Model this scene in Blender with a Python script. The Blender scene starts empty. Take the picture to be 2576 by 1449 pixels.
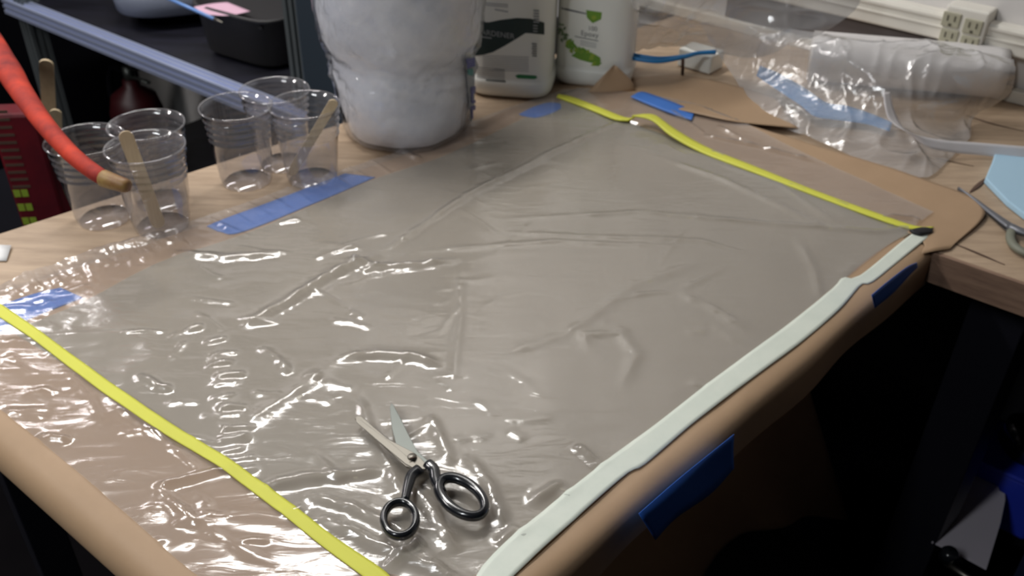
import bpy, bmesh, math, random
import numpy as np
from mathutils import Vector, Matrix
from mathutils.bvhtree import BVHTree
random.seed(7); rng = np.random.default_rng(11)
scene = bpy.context.scene
COL = scene.collection
# ------------------------------------------------------------------ camera
W, H, F = 2576, 1449, 2350.0
PITCH = math.radians(34.6); ROLL = math.radians(1.2)
CAM = np.array([0, 0, 1.55])
FW = np.array([0, math.cos(PITCH), -math.sin(PITCH)])
_r0 = np.array([1.0, 0, 0]); _u0 = np.cross(_r0, FW)
RT = _r0*math.cos(ROLL) + _u0*math.sin(ROLL); UP = np.cross(RT, FW)
TZ = 0.9                                             # height of the work surfaces
cd = bpy.data.cameras.new('camera'); cam = bpy.data.objects.new('camera', cd); COL.objects.link(cam)
cd.sensor_width = 36; cd.lens = F/W*36; cd.clip_start = .02; cd.clip_end = 50
M = Matrix((RT, UP, -FW)).transposed().to_4x4(); M.translation = Vector(CAM); cam.matrix_world = M
cd.dof.use_dof = True; cd.dof.focus_distance = .55; cd.dof.aperture_fstop = 14
scene.camera = cam
# ------------------------------------------------------------------ world, light, exposure
scene.view_settings.view_transform = 'Standard'; scene.view_settings.look = 'None'
scene.view_settings.exposure = 0.1; scene.view_settings.gamma = 1; scene.view_settings.use_curve_mapping = False
wd = bpy.data.worlds.new('room_air'); scene.world = wd; wd.use_nodes = True
wd.node_tree.nodes['Background'].inputs[0].default_value = (.75, .82, 1, 1)
wd.node_tree.nodes['Background'].inputs[1].default_value = .03
CEIL = 2.85
LAMPS = [  # x, y, length, width, rotation, watts, colour
    (-2.5, 3.0, 1.2, .16, 44, 32, (1, .95, .97)),
    (-.65, 1.75, 1.2, .16, 44, 22, (1, .98, .95)),
    (-2.3, .7, 1.2, .16, 44, 26, (1, .97, .95)),
    (-1.35, -.6, 1.2, .16, 44, 21, (.93, .97, 1)),  # fill lamp added to brighten the wrapped roll and jugs
]
# ------------------------------------------------------------------ projection helpers
def ray(x, y):
    d = FW*F + RT*(x - W/2) - UP*(y - H/2); return d/np.linalg.norm(d)
def P(x, y, z=TZ):
    d = ray(x, y); return CAM + d*((z - CAM[2])/d[2])
def PV(x, y, p, n):
    d = ray(x, y); return CAM + d*(np.dot(p - CAM, n)/np.dot(d, n))
def unit(v): v = np.array(v, float); return v/np.linalg.norm(v)
def cat(pts, n):
    """Catmull-Rom curve through the points, n samples."""
    pts = np.array(pts, float)
    if len(pts) == 2: return np.array([pts[0] + (pts[1]-pts[0])*t for t in np.linspace(0, 1, n)])
    d = np.r_[0, np.cumsum(np.linalg.norm(np.diff(pts, axis=0), axis=1))]; d /= d[-1]
    q = np.vstack([2*pts[0]-pts[1], pts, 2*pts[-1]-pts[-2]])
    out = []
    for t in np.linspace(0, 1, n):
        i = min(len(pts)-2, int(np.searchsorted(d, t, 'right')-1)); i = max(i, 0)
        u = (t-d[i])/(d[i+1]-d[i]); a, b, c, e = q[i:i+4]
        out.append(.5*(2*b + (c-a)*u + (2*a-5*b+4*c-e)*u*u + (3*b-a-3*c+e)*u**3))
    return np.array(out)
def srgb(r, g, b):
    f = lambda c: (c/255/12.92) if c/255 <= .04045 else ((c/255+.055)/1.055)**2.4
    return (f(r), f(g), f(b), 1)
# value noise
def vnoise(x, y, seed=0):
    xi, yi = np.floor(x).astype(np.int64), np.floor(y).astype(np.int64); xf, yf = x-xi, y-yi
    def h(a, b):
        n = (a*374761393 + b*668265263 + seed*982451653) & 0x7fffffff
        n = ((n ^ (n >> 13))*1274126177) & 0x7fffffff
        return ((n ^ (n >> 16)) & 0xffff)/65535.0
    u = xf*xf*(3-2*xf); v = yf*yf*(3-2*yf)
    return (h(xi, yi)*(1-u)+h(xi+1, yi)*u)*(1-v) + (h(xi, yi+1)*(1-u)+h(xi+1, yi+1)*u)*v
def ridged(x, y, seed): return 1 - np.abs(2*vnoise(x, y, seed)-1)
# ------------------------------------------------------------------ object helpers
def link(o, parent=None):
    COL.objects.link(o)
    if parent is not None: o.parent = parent
    return o
def tag(o, label=None, category=None, group=None, kind=None):
    if label: o['label'] = label
    if category: o['category'] = category
    if group: o['group'] = group
    if kind: o['kind'] = kind
    return o
def empty(name, loc=(0, 0, 0), rz=0, **k):
    o = bpy.data.objects.new(name, None); o.empty_display_size = .05; o.location = tuple(loc); o.rotation_euler = (0, 0, rz); link(o); return tag(o, **k)
def mesh(name, verts, faces, mat, parent=None, smooth=True, **k):
    me = bpy.data.meshes.new(name); me.from_pydata([tuple(map(float, v)) for v in verts], [], [tuple(map(int, f)) for f in faces]); me.update()
    if smooth: me.polygons.foreach_set('use_smooth', [True]*len(me.polygons))
    me.materials.append(mat); o = bpy.data.objects.new(name, me); link(o, parent)
    if parent is not None and parent.type == 'EMPTY':
        o.matrix_parent_inverse = (Matrix.Translation(parent.location) @ Matrix.Rotation(parent.rotation_euler.z, 4, 'Z')).inverted()
    return tag(o, **k)
def grid_faces(nu, nv, closed_u=False, off=0):
    f = []
    for i in range(nu if closed_u else nu-1):
        for j in range(nv-1):
            a = i*nv+j; b = ((i+1) % nu)*nv+j; f.append((off+a, off+b, off+b+1, off+a+1))
    return f
def bevel(o, w=.003, seg=2):
    m = o.modifiers.new('bevel', 'BEVEL'); m.width = w; m.segments = seg; m.limit_method = 'ANGLE'; return o
def boxv(c, d, rz=0):
    c = np.array(c, float); ca, sa = math.cos(rz), math.sin(rz); v = []
    for sx in (-.5, .5):
        for sy in (-.5, .5):
            for sz in (-.5, .5):
                x, y, z = sx*d[0], sy*d[1], sz*d[2]; v.append((c[0]+x*ca-y*sa, c[1]+x*sa+y*ca, c[2]+z))
    return v
BF = [(0, 1, 3, 2), (4, 6, 7, 5), (0, 4, 5, 1), (2, 3, 7, 6), (0, 2, 6, 4), (1, 5, 7, 3)]
def box(name, c, d, mat, parent=None, rz=0, bv=.002, **k):
    o = mesh(name, boxv(c, d, rz), BF, mat, parent, smooth=False, **k)
    if bv: bevel(o, bv)
    return o
def prism(name, poly, z0, z1, mat, parent=None, bv=0, **k):
    n = len(poly); v = [(p[0], p[1], z0) for p in poly] + [(p[0], p[1], z1) for p in poly]
    f = [tuple(range(n))[::-1], tuple(range(n, 2*n))] + [(i, (i+1) % n, n+(i+1) % n, n+i) for i in range(n)]
    o = mesh(name, v, f, mat, parent, smooth=False, **k)
    if bv: bevel(o, bv)
    return o
def lathe(name, prof, mat, parent=None, c=(0, 0, 0), seg=48, sup=2.0, fn=None, rz=0, **k):
    v = []
    for i in range(seg):
        a = 2*math.pi*i/seg; ca, sa = math.cos(a), math.sin(a)
        g = 1/((abs(ca)**sup + abs(sa)**sup)**(1/sup))
        for r, z in prof:
            rr = r*g
            if fn: rr += fn(a, z)*(r > .002)
            v.append((c[0]+rr*math.cos(a+rz), c[1]+rr*math.sin(a+rz), c[2]+z))
    return mesh(name, v, grid_faces(seg, len(prof), True), mat, parent, **k)
def sweep_vf(pts, ra, rb=None, closed=False, seg=12, up=(0, 0, 1), off=0):
    pts = np.array(pts, float); n = len(pts); rb = ra if rb is None else rb
    ra = np.broadcast_to(np.array(ra, float), (n,)); rb = np.broadcast_to(np.array(rb, float), (n,)); v = []
    for i in range(n):
        t = unit(pts[(i+1) % n]-pts[i-1]) if closed else unit(pts[min(i+1, n-1)]-pts[max(i-1, 0)])
        s = np.cross(t, up)
        s = unit(s) if np.linalg.norm(s) > 1e-4 else np.array([1., 0, 0]); w = np.cross(s, t)
        for j in range(seg):
            a = 2*math.pi*j/seg; v.append(pts[i] + s*math.cos(a)*ra[i] + w*math.sin(a)*rb[i])
    f = []
    for i in range(n if closed else n-1):
        for j in range(seg):
            f.append((off+i*seg+j, off+((i+1) % n)*seg+j, off+((i+1) % n)*seg+(j+1) % seg, off+i*seg+(j+1) % seg))
    if not closed: f += [tuple(off+j for j in range(seg)), tuple(off+(n-1)*seg+j for j in range(seg))[::-1]]
    return v, f
def sweep(name, pts, ra, mat, parent=None, rb=None, closed=False, seg=12, up=(0, 0, 1), **k):
    v, f = sweep_vf(pts, ra, rb, closed, seg, up); return mesh(name, v, f, mat, parent, **k)
def sheet(name, G, mat, parent=None, th=0, **k):
    """G: (nu, nv, 3) array of points; th: thickness, built downward."""
    nu, nv, _ = G.shape; v = G.reshape(-1, 3); f = grid_faces(nu, nv)
    if th:
        n = nu*nv; du = np.gradient(G, axis=0); dv = np.gradient(G, axis=1); N = np.cross(du, dv)
        N /= np.linalg.norm(N, axis=2, keepdims=True)+1e-12
        if N[..., 2].mean() < 0: N = -N
        v = np.vstack([v, (G - N*th).reshape(-1, 3)]); f2 = [tuple(x+n for x in q[::-1]) for q in f]
        e = [i*nv for i in range(nu)]; e2 = [i*nv+nv-1 for i in range(nu)]
        side = [(e[i], e[i]+n, e[i+1]+n, e[i+1]) for i in range(nu-1)] + [(e2[i], e2[i+1], e2[i+1]+n, e2[i]+n) for i in range(nu-1)]
        side += [(j, j+1, j+1+n, j+n) for j in range(nv-1)] + [((nu-1)*nv+j, (nu-1)*nv+j+n, (nu-1)*nv+j+1+n, (nu-1)*nv+j+1) for j in range(nv-1)]
        f = f + f2 + side
    return mesh(name, v, f, mat, parent, **k)
def ribbon(name, A, B, mat, parent=None, n=60, m=5, th=.0006, wob=0, lay=None, **k):
    """a strip between two edge curves given as (px, py, z)."""
    a = cat([P(*p) for p in A], n); b = cat([P(*p) for p in B], n)
    G = np.array([[a[i]+(b[i]-a[i])*t for t in np.linspace(0, 1, m)] for i in range(n)])
    if lay is not None: G[..., 2] = TZ + lay + relief(G[..., 0], G[..., 1])
    if wob: G[..., 2] += wob*vnoise(G[..., 0]*60, G[..., 1]*60, 3)
    return sheet(name, G, mat, parent, th, **k)
def lattice(ctrl, nu, nv):
    """surface through rows of control points (px, py, z)."""
    rows = [cat([P(*p) for p in r], nv) for r in ctrl]
    return np.array([cat([r[j] for r in rows], nu) for j in range(nv)]).transpose(1, 0, 2)
def poly_d(X, Y, pts):
    """distance of points to a polyline and the position 0..1 along it."""
    best = np.full(X.shape, 1e9); pos = np.zeros(X.shape); n = len(pts)-1
    for i in range(n):
        a, b = pts[i][:2], pts[i+1][:2]; d = b-a; L = d@d
        t = np.clip(((X-a[0])*d[0]+(Y-a[1])*d[1])/L, 0, 1)
        q = np.hypot(X-a[0]-t*d[0], Y-a[1]-t*d[1]); m = q < best
        best = np.where(m, q, best); pos = np.where(m, (i+t)/n, pos)
    return best, pos
# ------------------------------------------------------------------ materials
def mat(name, col, rough=.6, metal=0, spec=.5, noise=None, bump=None, coat=0, emit=None, sheen=0):
    m = bpy.data.materials.new(name); m.use_nodes = True; nt = m.node_tree; b = nt.nodes['Principled BSDF']
    b.inputs['Base Color'].default_value = col; b.inputs['Roughness'].default_value = rough; b.inputs['Metallic'].default_value = metal
    b.inputs['Specular IOR Level'].default_value = spec; b.inputs['Coat Weight'].default_value = coat; b.inputs['Sheen Weight'].default_value = sheen
    if emit: b.inputs['Emission Color'].default_value = emit[0]; b.inputs['Emission Strength'].default_value = emit[1]
    if noise or bump:
        tc = nt.nodes.new('ShaderNodeTexCoord'); mp = nt.nodes.new('ShaderNodeMapping'); nt.links.new(tc.outputs['Object'], mp.inputs[0])
    if noise:   # (scale, second colour, stretch, rotation)
        sc, c2, st, rz = noise; mp.inputs['Scale'].default_value = st; mp.inputs['Rotation'].default_value = (0, 0, rz)
        n = nt.nodes.new('ShaderNodeTexNoise'); n.inputs['Scale'].default_value = sc; n.inputs['Detail'].default_value = 6; n.inputs['Roughness'].default_value = .65
        nt.links.new(mp.outputs[0], n.inputs[0])
        r = nt.nodes.new('ShaderNodeValToRGB'); r.color_ramp.elements[0].position = .35; r.color_ramp.elements[1].position = .68
        r.color_ramp.elements[0].color = c2; r.color_ramp.elements[1].color = col
        nt.links.new(n.outputs[0], r.inputs[0]); nt.links.new(r.outputs[0], b.inputs['Base Color'])
    if bump:    # (scale, strength, distance)
        n2 = nt.nodes.new('ShaderNodeTexNoise'); n2.inputs['Scale'].default_value = bump[0]; n2.inputs['Detail'].default_value = 5
        nt.links.new(mp.outputs[0], n2.inputs[0]); bp = nt.nodes.new('ShaderNodeBump'); bp.inputs['Strength'].default_value = bump[1]; bp.inputs['Distance'].default_value = bump[2]
        nt.links.new(n2.outputs[0], bp.inputs['Height']); nt.links.new(bp.outputs[0], b.inputs['Normal'])
    return m
def film_mat(name, tint=(.97, .97, .97, 1), milk=.12, milkcol=(.8, .8, .78, 1), rough=.12, refl=1.0, ior=1.45, bump=None, wet=None):
    """thin clear plastic: light passes straight through, part is scattered by the haze in it, part mirrored by its skin."""
    m = bpy.data.materials.new(name); m.use_nodes = True; nt = m.node_tree; nt.nodes.clear(); N = nt.nodes.new; L = nt.links.new
    out = N('ShaderNodeOutputMaterial'); tr = N('ShaderNodeBsdfTransparent'); tr.inputs[0].default_value = tint
    df = N('ShaderNodeBsdfDiffuse'); df.inputs[0].default_value = milkcol; gl = N('ShaderNodeBsdfGlossy'); gl.inputs['Roughness'].default_value = rough
    m1 = N('ShaderNodeMixShader'); m1.inputs[0].default_value = milk; L(tr.outputs[0], m1.inputs[1]); L(df.outputs[0], m1.inputs[2])
    lw = N('ShaderNodeLayerWeight'); lw.inputs['Blend'].default_value = .5; pw = N('ShaderNodeMath'); pw.operation = 'POWER'; pw.inputs[1].default_value = 5; L(lw.outputs['Facing'], pw.inputs[0])
    mu = N('ShaderNodeMath'); mu.operation = 'MULTIPLY_ADD'; mu.inputs[1].default_value = .9*refl; mu.inputs[2].default_value = .065*refl; mu.use_clamp = True
    L(pw.outputs[0], mu.inputs[0]); m2 = N('ShaderNodeMixShader'); L(mu.outputs[0], m2.inputs[0]); L(m1.outputs[0], m2.inputs[1]); L(gl.outputs[0], m2.inputs[2])
    L(m2.outputs[0], out.inputs[0])
    if bump:
        tc = N('ShaderNodeTexCoord'); mp = N('ShaderNodeMapping'); mp.inputs['Rotation'].default_value = (0, 0, .12); mp.inputs['Scale'].default_value = (.8, 2.6, 1)
        L(tc.outputs['Object'], mp.inputs[0]); n = N('ShaderNodeTexNoise'); n.inputs['Scale'].default_value = bump[0]; n.inputs['Detail'].default_value = 4; n.inputs['Distortion'].default_value = 1.2
        L(mp.outputs[0], n.inputs[0]); bp = N('ShaderNodeBump'); bp.inputs['Strength'].default_value = bump[1]; bp.inputs['Distance'].default_value = bump[2]
        L(n.outputs[0], bp.inputs['Height']); L(bp.outputs[0], gl.inputs['Normal']); L(bp.outputs[0], lw.inputs['Normal'])
    return m
E2 = math.radians(-39)
m_wood = mat('birch_plywood', srgb(192, 168, 142), .5, noise=(9, srgb(164, 141, 117), (1, 7, 1), -E2), bump=(60, .15, .001))
m_edge = mat('plywood_edge', srgb(150, 122, 102), .7, noise=(14, srgb(120, 94, 78), (1, 1, 8), 0))
m_scr = mat('dark_scratch_and_line', srgb(88, 66, 54), .8)
m_kraft = mat('kraft_paper', srgb(180, 150, 119), .55, noise=(5, srgb(170, 141, 111), (1, 1, 1), 0), bump=(220, .12, .0006))
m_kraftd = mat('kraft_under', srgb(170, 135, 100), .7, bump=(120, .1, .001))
m_peel = None
m_yel = mat('yellow_tape', srgb(216, 216, 76), .55)
m_white = mat('white_backing', srgb(226, 232, 220), .5, noise=(30, srgb(218, 226, 214), (1, 1, 1), 0))
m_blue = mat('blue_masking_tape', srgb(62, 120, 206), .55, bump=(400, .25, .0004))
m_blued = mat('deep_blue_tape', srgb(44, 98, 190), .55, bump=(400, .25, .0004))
m_black = mat('black_enamel', srgb(22, 25, 30), .22, coat=.6)
m_seal = mat('black_sealant', srgb(24, 24, 28), .5)
m_steel = mat('brushed_steel', srgb(134, 130, 122), .42, 1)
m_steeld = mat('dull_steel', srgb(120, 124, 120), .42, .9)
m_stick = mat('birch_stick', srgb(214, 194, 160), .6, noise=(30, srgb(200, 178, 144), (8, 8, 1), 0))
m_hdpe = mat('white_hdpe', srgb(242, 243, 238), .38, spec=.4)
m_lab = mat('printed_dark_green', srgb(30, 50, 50), .4)
m_green = mat('printed_green', srgb(40, 130, 75), .4)
m_leaf = mat('printed_leaf_green', srgb(112, 158, 50), .45)
m_leaf2 = mat('printed_olive_green', srgb(150, 176, 60), .45)
m_ink = mat('printed_grey', srgb(112, 116, 120), .5)
m_inkl = mat('printed_pale_grey', srgb(160, 164, 168), .5)
m_pap = mat('white_paper', srgb(235, 235, 235), .6)
m_batt = mat('white_batting', srgb(250, 251, 255), .95, sheen=.3, noise=(22, srgb(228, 232, 242), (1, 1, 1), 0), bump=(30, .6, .006))
m_alu = mat('anodised_aluminium', srgb(188, 198, 228), .34, .55)
m_alud = mat('dark_post_metal', srgb(96, 102, 104), .45, .3)
m_blk = mat('matt_black', srgb(14, 14, 19), .9, spec=.05)
m_blkshelf = mat('black_shelf', srgb(34, 34, 46), .45, noise=(6, srgb(22, 22, 28), (1, 4, 1), 0))
m_bin = mat('dark_grey_bin', srgb(44, 43, 44), .5)
m_slate = mat('slate_steel', srgb(50, 60, 70), .5)
m_pink = mat('pink_paper', srgb(218, 178, 198), .6)
m_pen = mat('blue_pen', srgb(112, 152, 215), .35)
m_grey = mat('pale_grey_plastic', srgb(122, 128, 144), .4)
m_orange = mat('orange_rubber', srgb(206, 58, 28), .75, noise=(16, srgb(124, 24, 22), (1, 1, 1), 0))
m_tan = mat('tan_ferrule', srgb(170, 142, 84), .5, noise=(25, srgb(110, 60, 40), (1, 1, 1), 0))
m_red = mat('red_card', srgb(120, 22, 34), .5, noise=(9, srgb(86, 18, 30), (1, 1, 1), 0))
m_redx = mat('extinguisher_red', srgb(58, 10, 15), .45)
m_wall = mat('painted_wall', srgb(230, 226, 224), .6, noise=(3, srgb(222, 219, 217), (1, 1, 1), 0))
m_race = mat('cream_raceway', srgb(232, 228, 218), .45)
m_sock = mat('beige_socket', srgb(176, 172, 150), .45)
m_slot = mat('socket_slot', srgb(84, 80, 66), .6)
m_gap = mat('gap_shade_and_core_grey', srgb(104, 98, 98), .8)
m_ceil = mat('ceiling_tile', srgb(170, 168, 165), .9)
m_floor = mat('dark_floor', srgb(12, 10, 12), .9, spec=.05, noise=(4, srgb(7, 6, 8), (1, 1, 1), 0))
m_shade = mat('shade_panel_black', srgb(20, 20, 28), .8)
m_bagblue = mat('pale_blue_strip', srgb(40, 140, 215), .5)
m_cable = mat('blue_cable', srgb(48, 138, 206), .4)
m_foam = mat('pale_blue_foam', srgb(172, 206, 228), .9, bump=(150, .3, .001))
m_ribbon = mat('white_ribbon', srgb(226, 222, 224), .4)
m_rollw = mat('translucent_roll', srgb(222, 219, 218), .5)
m_navy = mat('navy_panel', srgb(24, 32, 58), .6)
m_dleg = mat('black_steel_leg', srgb(22, 22, 30), .5, spec=.3)
m_bbox = mat('blue_crate', srgb(40, 60, 190), .5)
m_gcard = mat('grey_card', srgb(190, 184, 194), .8)
m_shear = mat('grey_shears', srgb(112, 114, 120), .4, .5)
m_lens = mat('tube_light', (1, 1, 1, 1), .5, emit=((1, .98, .95, 1), 6))
m_film = film_mat('bagging_film', tint=(.95, .95, .95, 1), milk=.15, milkcol=(.64, .61, .62, 1), rough=.14, refl=1.55, bump=(20, .22, .004))
m_peel = film_mat('release_fabric', tint=(.93, .93, .92, 1), milk=.5, milkcol=(.53, .505, .41, 1), rough=.45, refl=.5)
m_bag = film_mat('clear_bag', milk=.33, milkcol=(.70, .69, .70, 1), rough=.13, refl=1.7, bump=(22, .5, .006))
m_bag2 = film_mat('clear_bag_back', milk=.5, milkcol=(.70, .695, .70, 1), rough=.10, refl=1.8, bump=(16, .5, .006))
m_wrap = film_mat('bag_around_roll', tint=(.99, .99, 1, 1), milk=.10, milkcol=(.9, .93, .98, 1), rough=.14, refl=1.9, bump=(30, .5, .006))
m_cup = film_mat('clear_cup_plastic', tint=(.86, .86, .87, 1), milk=.12, milkcol=(.72, .70, .74, 1), rough=.09, refl=2.0)
# ------------------------------------------------------------------ room shell
e2 = np.array([math.cos(E2), math.sin(E2), 0]); n2 = np.array([-e2[1], e2[0], 0])       # wall runs along e2, n2 points into the wall
WP = P(2550, 250)                                                                       # a point where bench top meets the wall
def wallp(s, z, off=0): return WP + e2*s - n2*off + np.array([0, 0, z-TZ])
def room_poly(z):
    a = WP + e2*3.2; b = WP - e2*5.2; return [a, b, b - n2*5.5, a - n2*5.5]
R = room_poly(0)
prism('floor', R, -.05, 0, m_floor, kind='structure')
prism('ceiling', R, CEIL, CEIL+.05, m_ceil, kind='structure')
def wall(name, p, q, z1, m, th=.08):
    d = unit(q-p); n = np.array([-d[1], d[0], 0])*th
    return prism(name, [p, q, q-n, p-n], 0, z1, m, kind='structure')
m_wall2 = mat('grey_wall', srgb(92, 90, 92), .8)
wall('wall_back', R[0], R[1], CEIL, m_wall)
wall('wall_left', R[1], R[2], CEIL, m_wall2); wall('wall_front', R[2], R[3], CEIL, m_wall2); wall('wall_right', R[3], R[0], CEIL, m_wall2)
# fluorescent fixtures and the added fill lamp
for i, (x, y, l, w, rz, watt, c) in enumerate(LAMPS):
    e = empty('ceiling_light', (x, y, CEIL-.1), math.radians(rz), label=['long fluorescent ceiling light over the far left of the room', 'long fluorescent ceiling light nearly above the film covered table', 'long fluorescent ceiling light behind the camera', 'added fill light built as a ceiling fixture behind the camera'][i], category='ceiling light')
    box('housing', (x, y, CEIL-.05), (l+.06, w+.06, .07), m_hdpe, e, math.radians(rz))
    for s in (-1, 1):
        ca, sa = math.cos(math.radians(rz)), math.sin(math.radians(rz)); d = np.array([ca, sa, 0])*l/2; o_ = np.array([-sa, ca, 0])*w*.28*s
        p0 = np.array([x, y, CEIL-.1])+o_
        sweep('tube', [p0-d, p0+d], .013, m_lens, e, up=(0, 0, 1))
    ld = bpy.data.lights.new('lamp_light', 'AREA'); ld.shape = 'RECTANGLE'; ld.size = l; ld.size_y = w; ld.energy = watt; ld.color = c
    lo = bpy.data.objects.new('lamp_light', ld); link(lo, e); lo.location = (0, 0, -.03)
# ------------------------------------------------------------------ worktable
RA, RB = P(1575, 1256), P(2321, 627)                 # right long edge
NA, NB = P(0, 1050), P(400, 1390)                    # near short edge
LA, LB = P(0, 585), P(870, 305)                      # left long edge
def isect(a, b, c, d):
    r, s = (b-a)[:2], (d-c)[:2]; t = ((c-a)[0]*s[1]-(c-a)[1]*s[0])/(r[0]*s[1]-r[1]*s[0]); return a+(b-a)*t
KR = isect(RA, RB, NA, NB); KL = isect(LA, LB, NA, NB)
BR = P(2327, 621); BD = unit(P(2576, 707)-BR)        # bench front edge
KW = isect(LA, LB, WP, WP+e2)                        # left edge meets wall line
JN = isect(RA, RB, BR, BR+BD)
bench_end = BR + BD*1.4; we = isect(bench_end, bench_end+n2, WP, WP+e2)
SL = LB + (LB-LA)*.02
t = empty('worktable', KL, label='long wooden worktable covered by brown paper and plastic film', category='table')
prism('tabletop', [KR, JN, SL, KL], TZ-.045, TZ, m_wood, t, bv=.004)
eb = unit(RB-RA); ea = unit(KL-KR)
def legbox(name, p, par, w=.05, m=m_dleg, z1=TZ-.045): return box(name, (p[0], p[1], z1/2), (w, w, z1), m, par, math.radians(44))
for p in (KR+ea*.08+eb*.08, KL-ea*.08+eb*.08, SL-ea*.06-eb*.08): legbox('leg', p, t)
for a_, b_ in ((KR+ea*.09+eb*.1, JN+ea*.09-eb*.1), (KL-ea*.09+eb*.1, SL-ea*.07-eb*.1)):
    c = (a_+b_)/2; d = b_-a_; box('apron', (c[0], c[1], TZ-.085), (np.linalg.norm(d), .025, .075), m_dleg, t, math.atan2(d[1], d[0]))
b = empty('wall_bench', BR, label='wooden bench along the white wall with thick front edge', category='bench')
prism('bench_top', [JN, bench_end, we, KW, SL], TZ-.044, TZ-.0005, m_wood, b, bv=.002)
q0, q1 = JN+BD*.003, bench_end
nf = np.array([BD[1], -BD[0], 0])
prism('edge_board', [q0, q1, q1+nf*.006, q0+nf*.006], TZ-.046, TZ-.001, m_edge, b, bv=.001)
lp = P(2335, 1010, .55)
legbox('leg', JN+BD*.11-nf*.08, b, .075); legbox('leg', bench_end-BD*.2-nf*.1, b, .07); legbox('leg', KW+e2*.12-n2*.1, b, .06)
box('shade_panel', (*(WP - n2*.06 + e2*.2)[:2], .42), (3.2, .02, .84), m_shade, b, E2, 0)  # dark panel added in place of the shade under the bench
def scratch_and_line(pts, w, par): sweep('scratch_and_line', cat([P(*p) for p in pts], 14), w*np.sin(np.linspace(.25, math.pi-.1, 14)), m_scr, par, rb=.0004, seg=6)
scratch_and_line([(2402, 613, TZ+.0002), (2460, 637, TZ+.0002), (2528, 666, TZ+.0002)], .0022, b)
scratch_and_line([(2355, 398, TZ+.0002), (2400, 408, TZ+.0002), (2450, 418, TZ+.0002)], .0012, b)
scratch_and_line([(2440, 484, TZ+.0002), (2462, 466, TZ+.0002), (2482, 446, TZ+.0002)], .004, b)  # short dark line beside the foam pad
scratch_and_line([(2430, 290, TZ+.0002), (2500, 312, TZ+.0002), (2576, 330, TZ+.0002)], .002, b)
# ------------------------------------------------------------------ kraft paper over the table
def relief(X, Y, scale=1.0):
    h = .0016*vnoise(X*9, Y*9, 1) + .0012*vnoise(X*22+3, Y*14, 2)
    return h*scale
NBv, NAu = 150, 120
Lb = np.linalg.norm((JN-KR)); LT = [P(-250, 835), P(0, 745), P(500, 575), P(1000, 400), P(1290, 275), P(1400, 243)]
lt = np.array([np.linalg.solve(np.array([ea[:2], eb[:2]]).T, (p-KR)[:2]) for p in LT])
def roll_under(s, R=.028):
    th = min(max(-s, 0)/R, math.radians(165)); return R*math.sin(th), R*(1-math.cos(th))
def fold(s, R=.016, down=.05):
    """s<0 : distance past the edge -> (outward, drop)."""
    arc = R*math.pi/2
    if s >= 0: return 0, 0
    s = -s
    if s < arc: return R*math.sin(s/R), R*(1-math.cos(s/R))
    return R, R+(s-arc)
G = np.zeros((NBv, NAu, 3))
for i in range(NBv):
    bb = -.080 + (Lb+.080)*(i/(NBv-1))
    al = np.interp(max(bb, 0), lt[:, 1], lt[:, 0])
    bo, bd = roll_under(bb)
    for j in range(NAu):
        f = j/(NAu-1); aa = -.064 + (al+.064)*f
        ao, ad = fold(aa, .014)
        bulge = .003*math.sin(bb*14)+.002*math.sin(bb*31+1)
        out = ao + (bulge*min(1, ad/.04) if ad > 0 else 0)
        x = KR + ea*(max(aa, 0) - out) + eb*(max(bb, 0) - bo)
        G[i, j] = (x[0], x[1], TZ + .0012 - max(ad, 0) - max(bd, 0))
top = np.abs(G[..., 2]-(TZ+.0012)) < 1e-6
G[..., 2] += np.where(top, relief(G[..., 0], G[..., 1]), 0)
kp = empty('kraft_paper', KR, label='brown kraft paper taped over the table and folded over its edges', category='paper')
sheet('paper_sheet', G, m_kraft, kp)
flap = lattice([
    [(1400, 243, .902), (1560, 300, .903), (1750, 370, .903), (1950, 455, .902), (2150, 530, .902), (2312, 600, .903), (2318, 640, .903)],
    [(1440, 230, .903), (1620, 262, .904), (1790, 320, .905), (2000, 400, .904), (2200, 480, .903), (2360, 545, .904), (2352, 632, .904)],
    [(1480, 215, .904), (1700, 245, .906), (1850, 303, .913), (2090, 378, .912), (2290, 440, .908), (2476, 520, .907), (2390, 627, .902)],
], 24, 60)
flap[..., 2] += .0015*vnoise(flap[..., 0]*30, flap[..., 1]*30, 5)
sheet('paper_flap', flap, m_kraft, kp, .0004)
fold2 = lattice([[(1585, 195, .903), (1720, 190, .910), (1850, 215, .92), (1960, 250, .915)],
                 [(1600, 230, .905), (1740, 245, .910), (1850, 270, .914), (1985, 290, .912)],
                 [(1650, 262, .907), (1750, 285, .913), (1860, 307, .917), (2008, 322, .912)]], 16, 30)
k2 = sheet('kraft_paper_offcut', fold2, m_kraft, None, .0005, label='brown paper offcut lifting off the bench beside the clear bag', category='paper')
ear = lattice([[(1475, 236, .903), (1530, 238, .903), (1600, 232, .903)], [(1508, 200, .925), (1540, 200, .925), (1590, 205, .922)], [(1543, 165, .948), (1546, 164, .948), (1552, 168, .947)]], 8, 8)
sheet('kraft_paper_corner', ear, m_kraft, None, .0005, label='small brown paper corner standing up before the leaf labelled jug', category='paper')
sheet('paper_scrap', lattice([[(-60, 612, .9035), (28, 617, .9035)], [(-60, 655, .902), (16, 656, .902)]], 4, 4), m_pap, None, .0006, label='small white paper scrap on bare wood at the table edge', category='paper')
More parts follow.
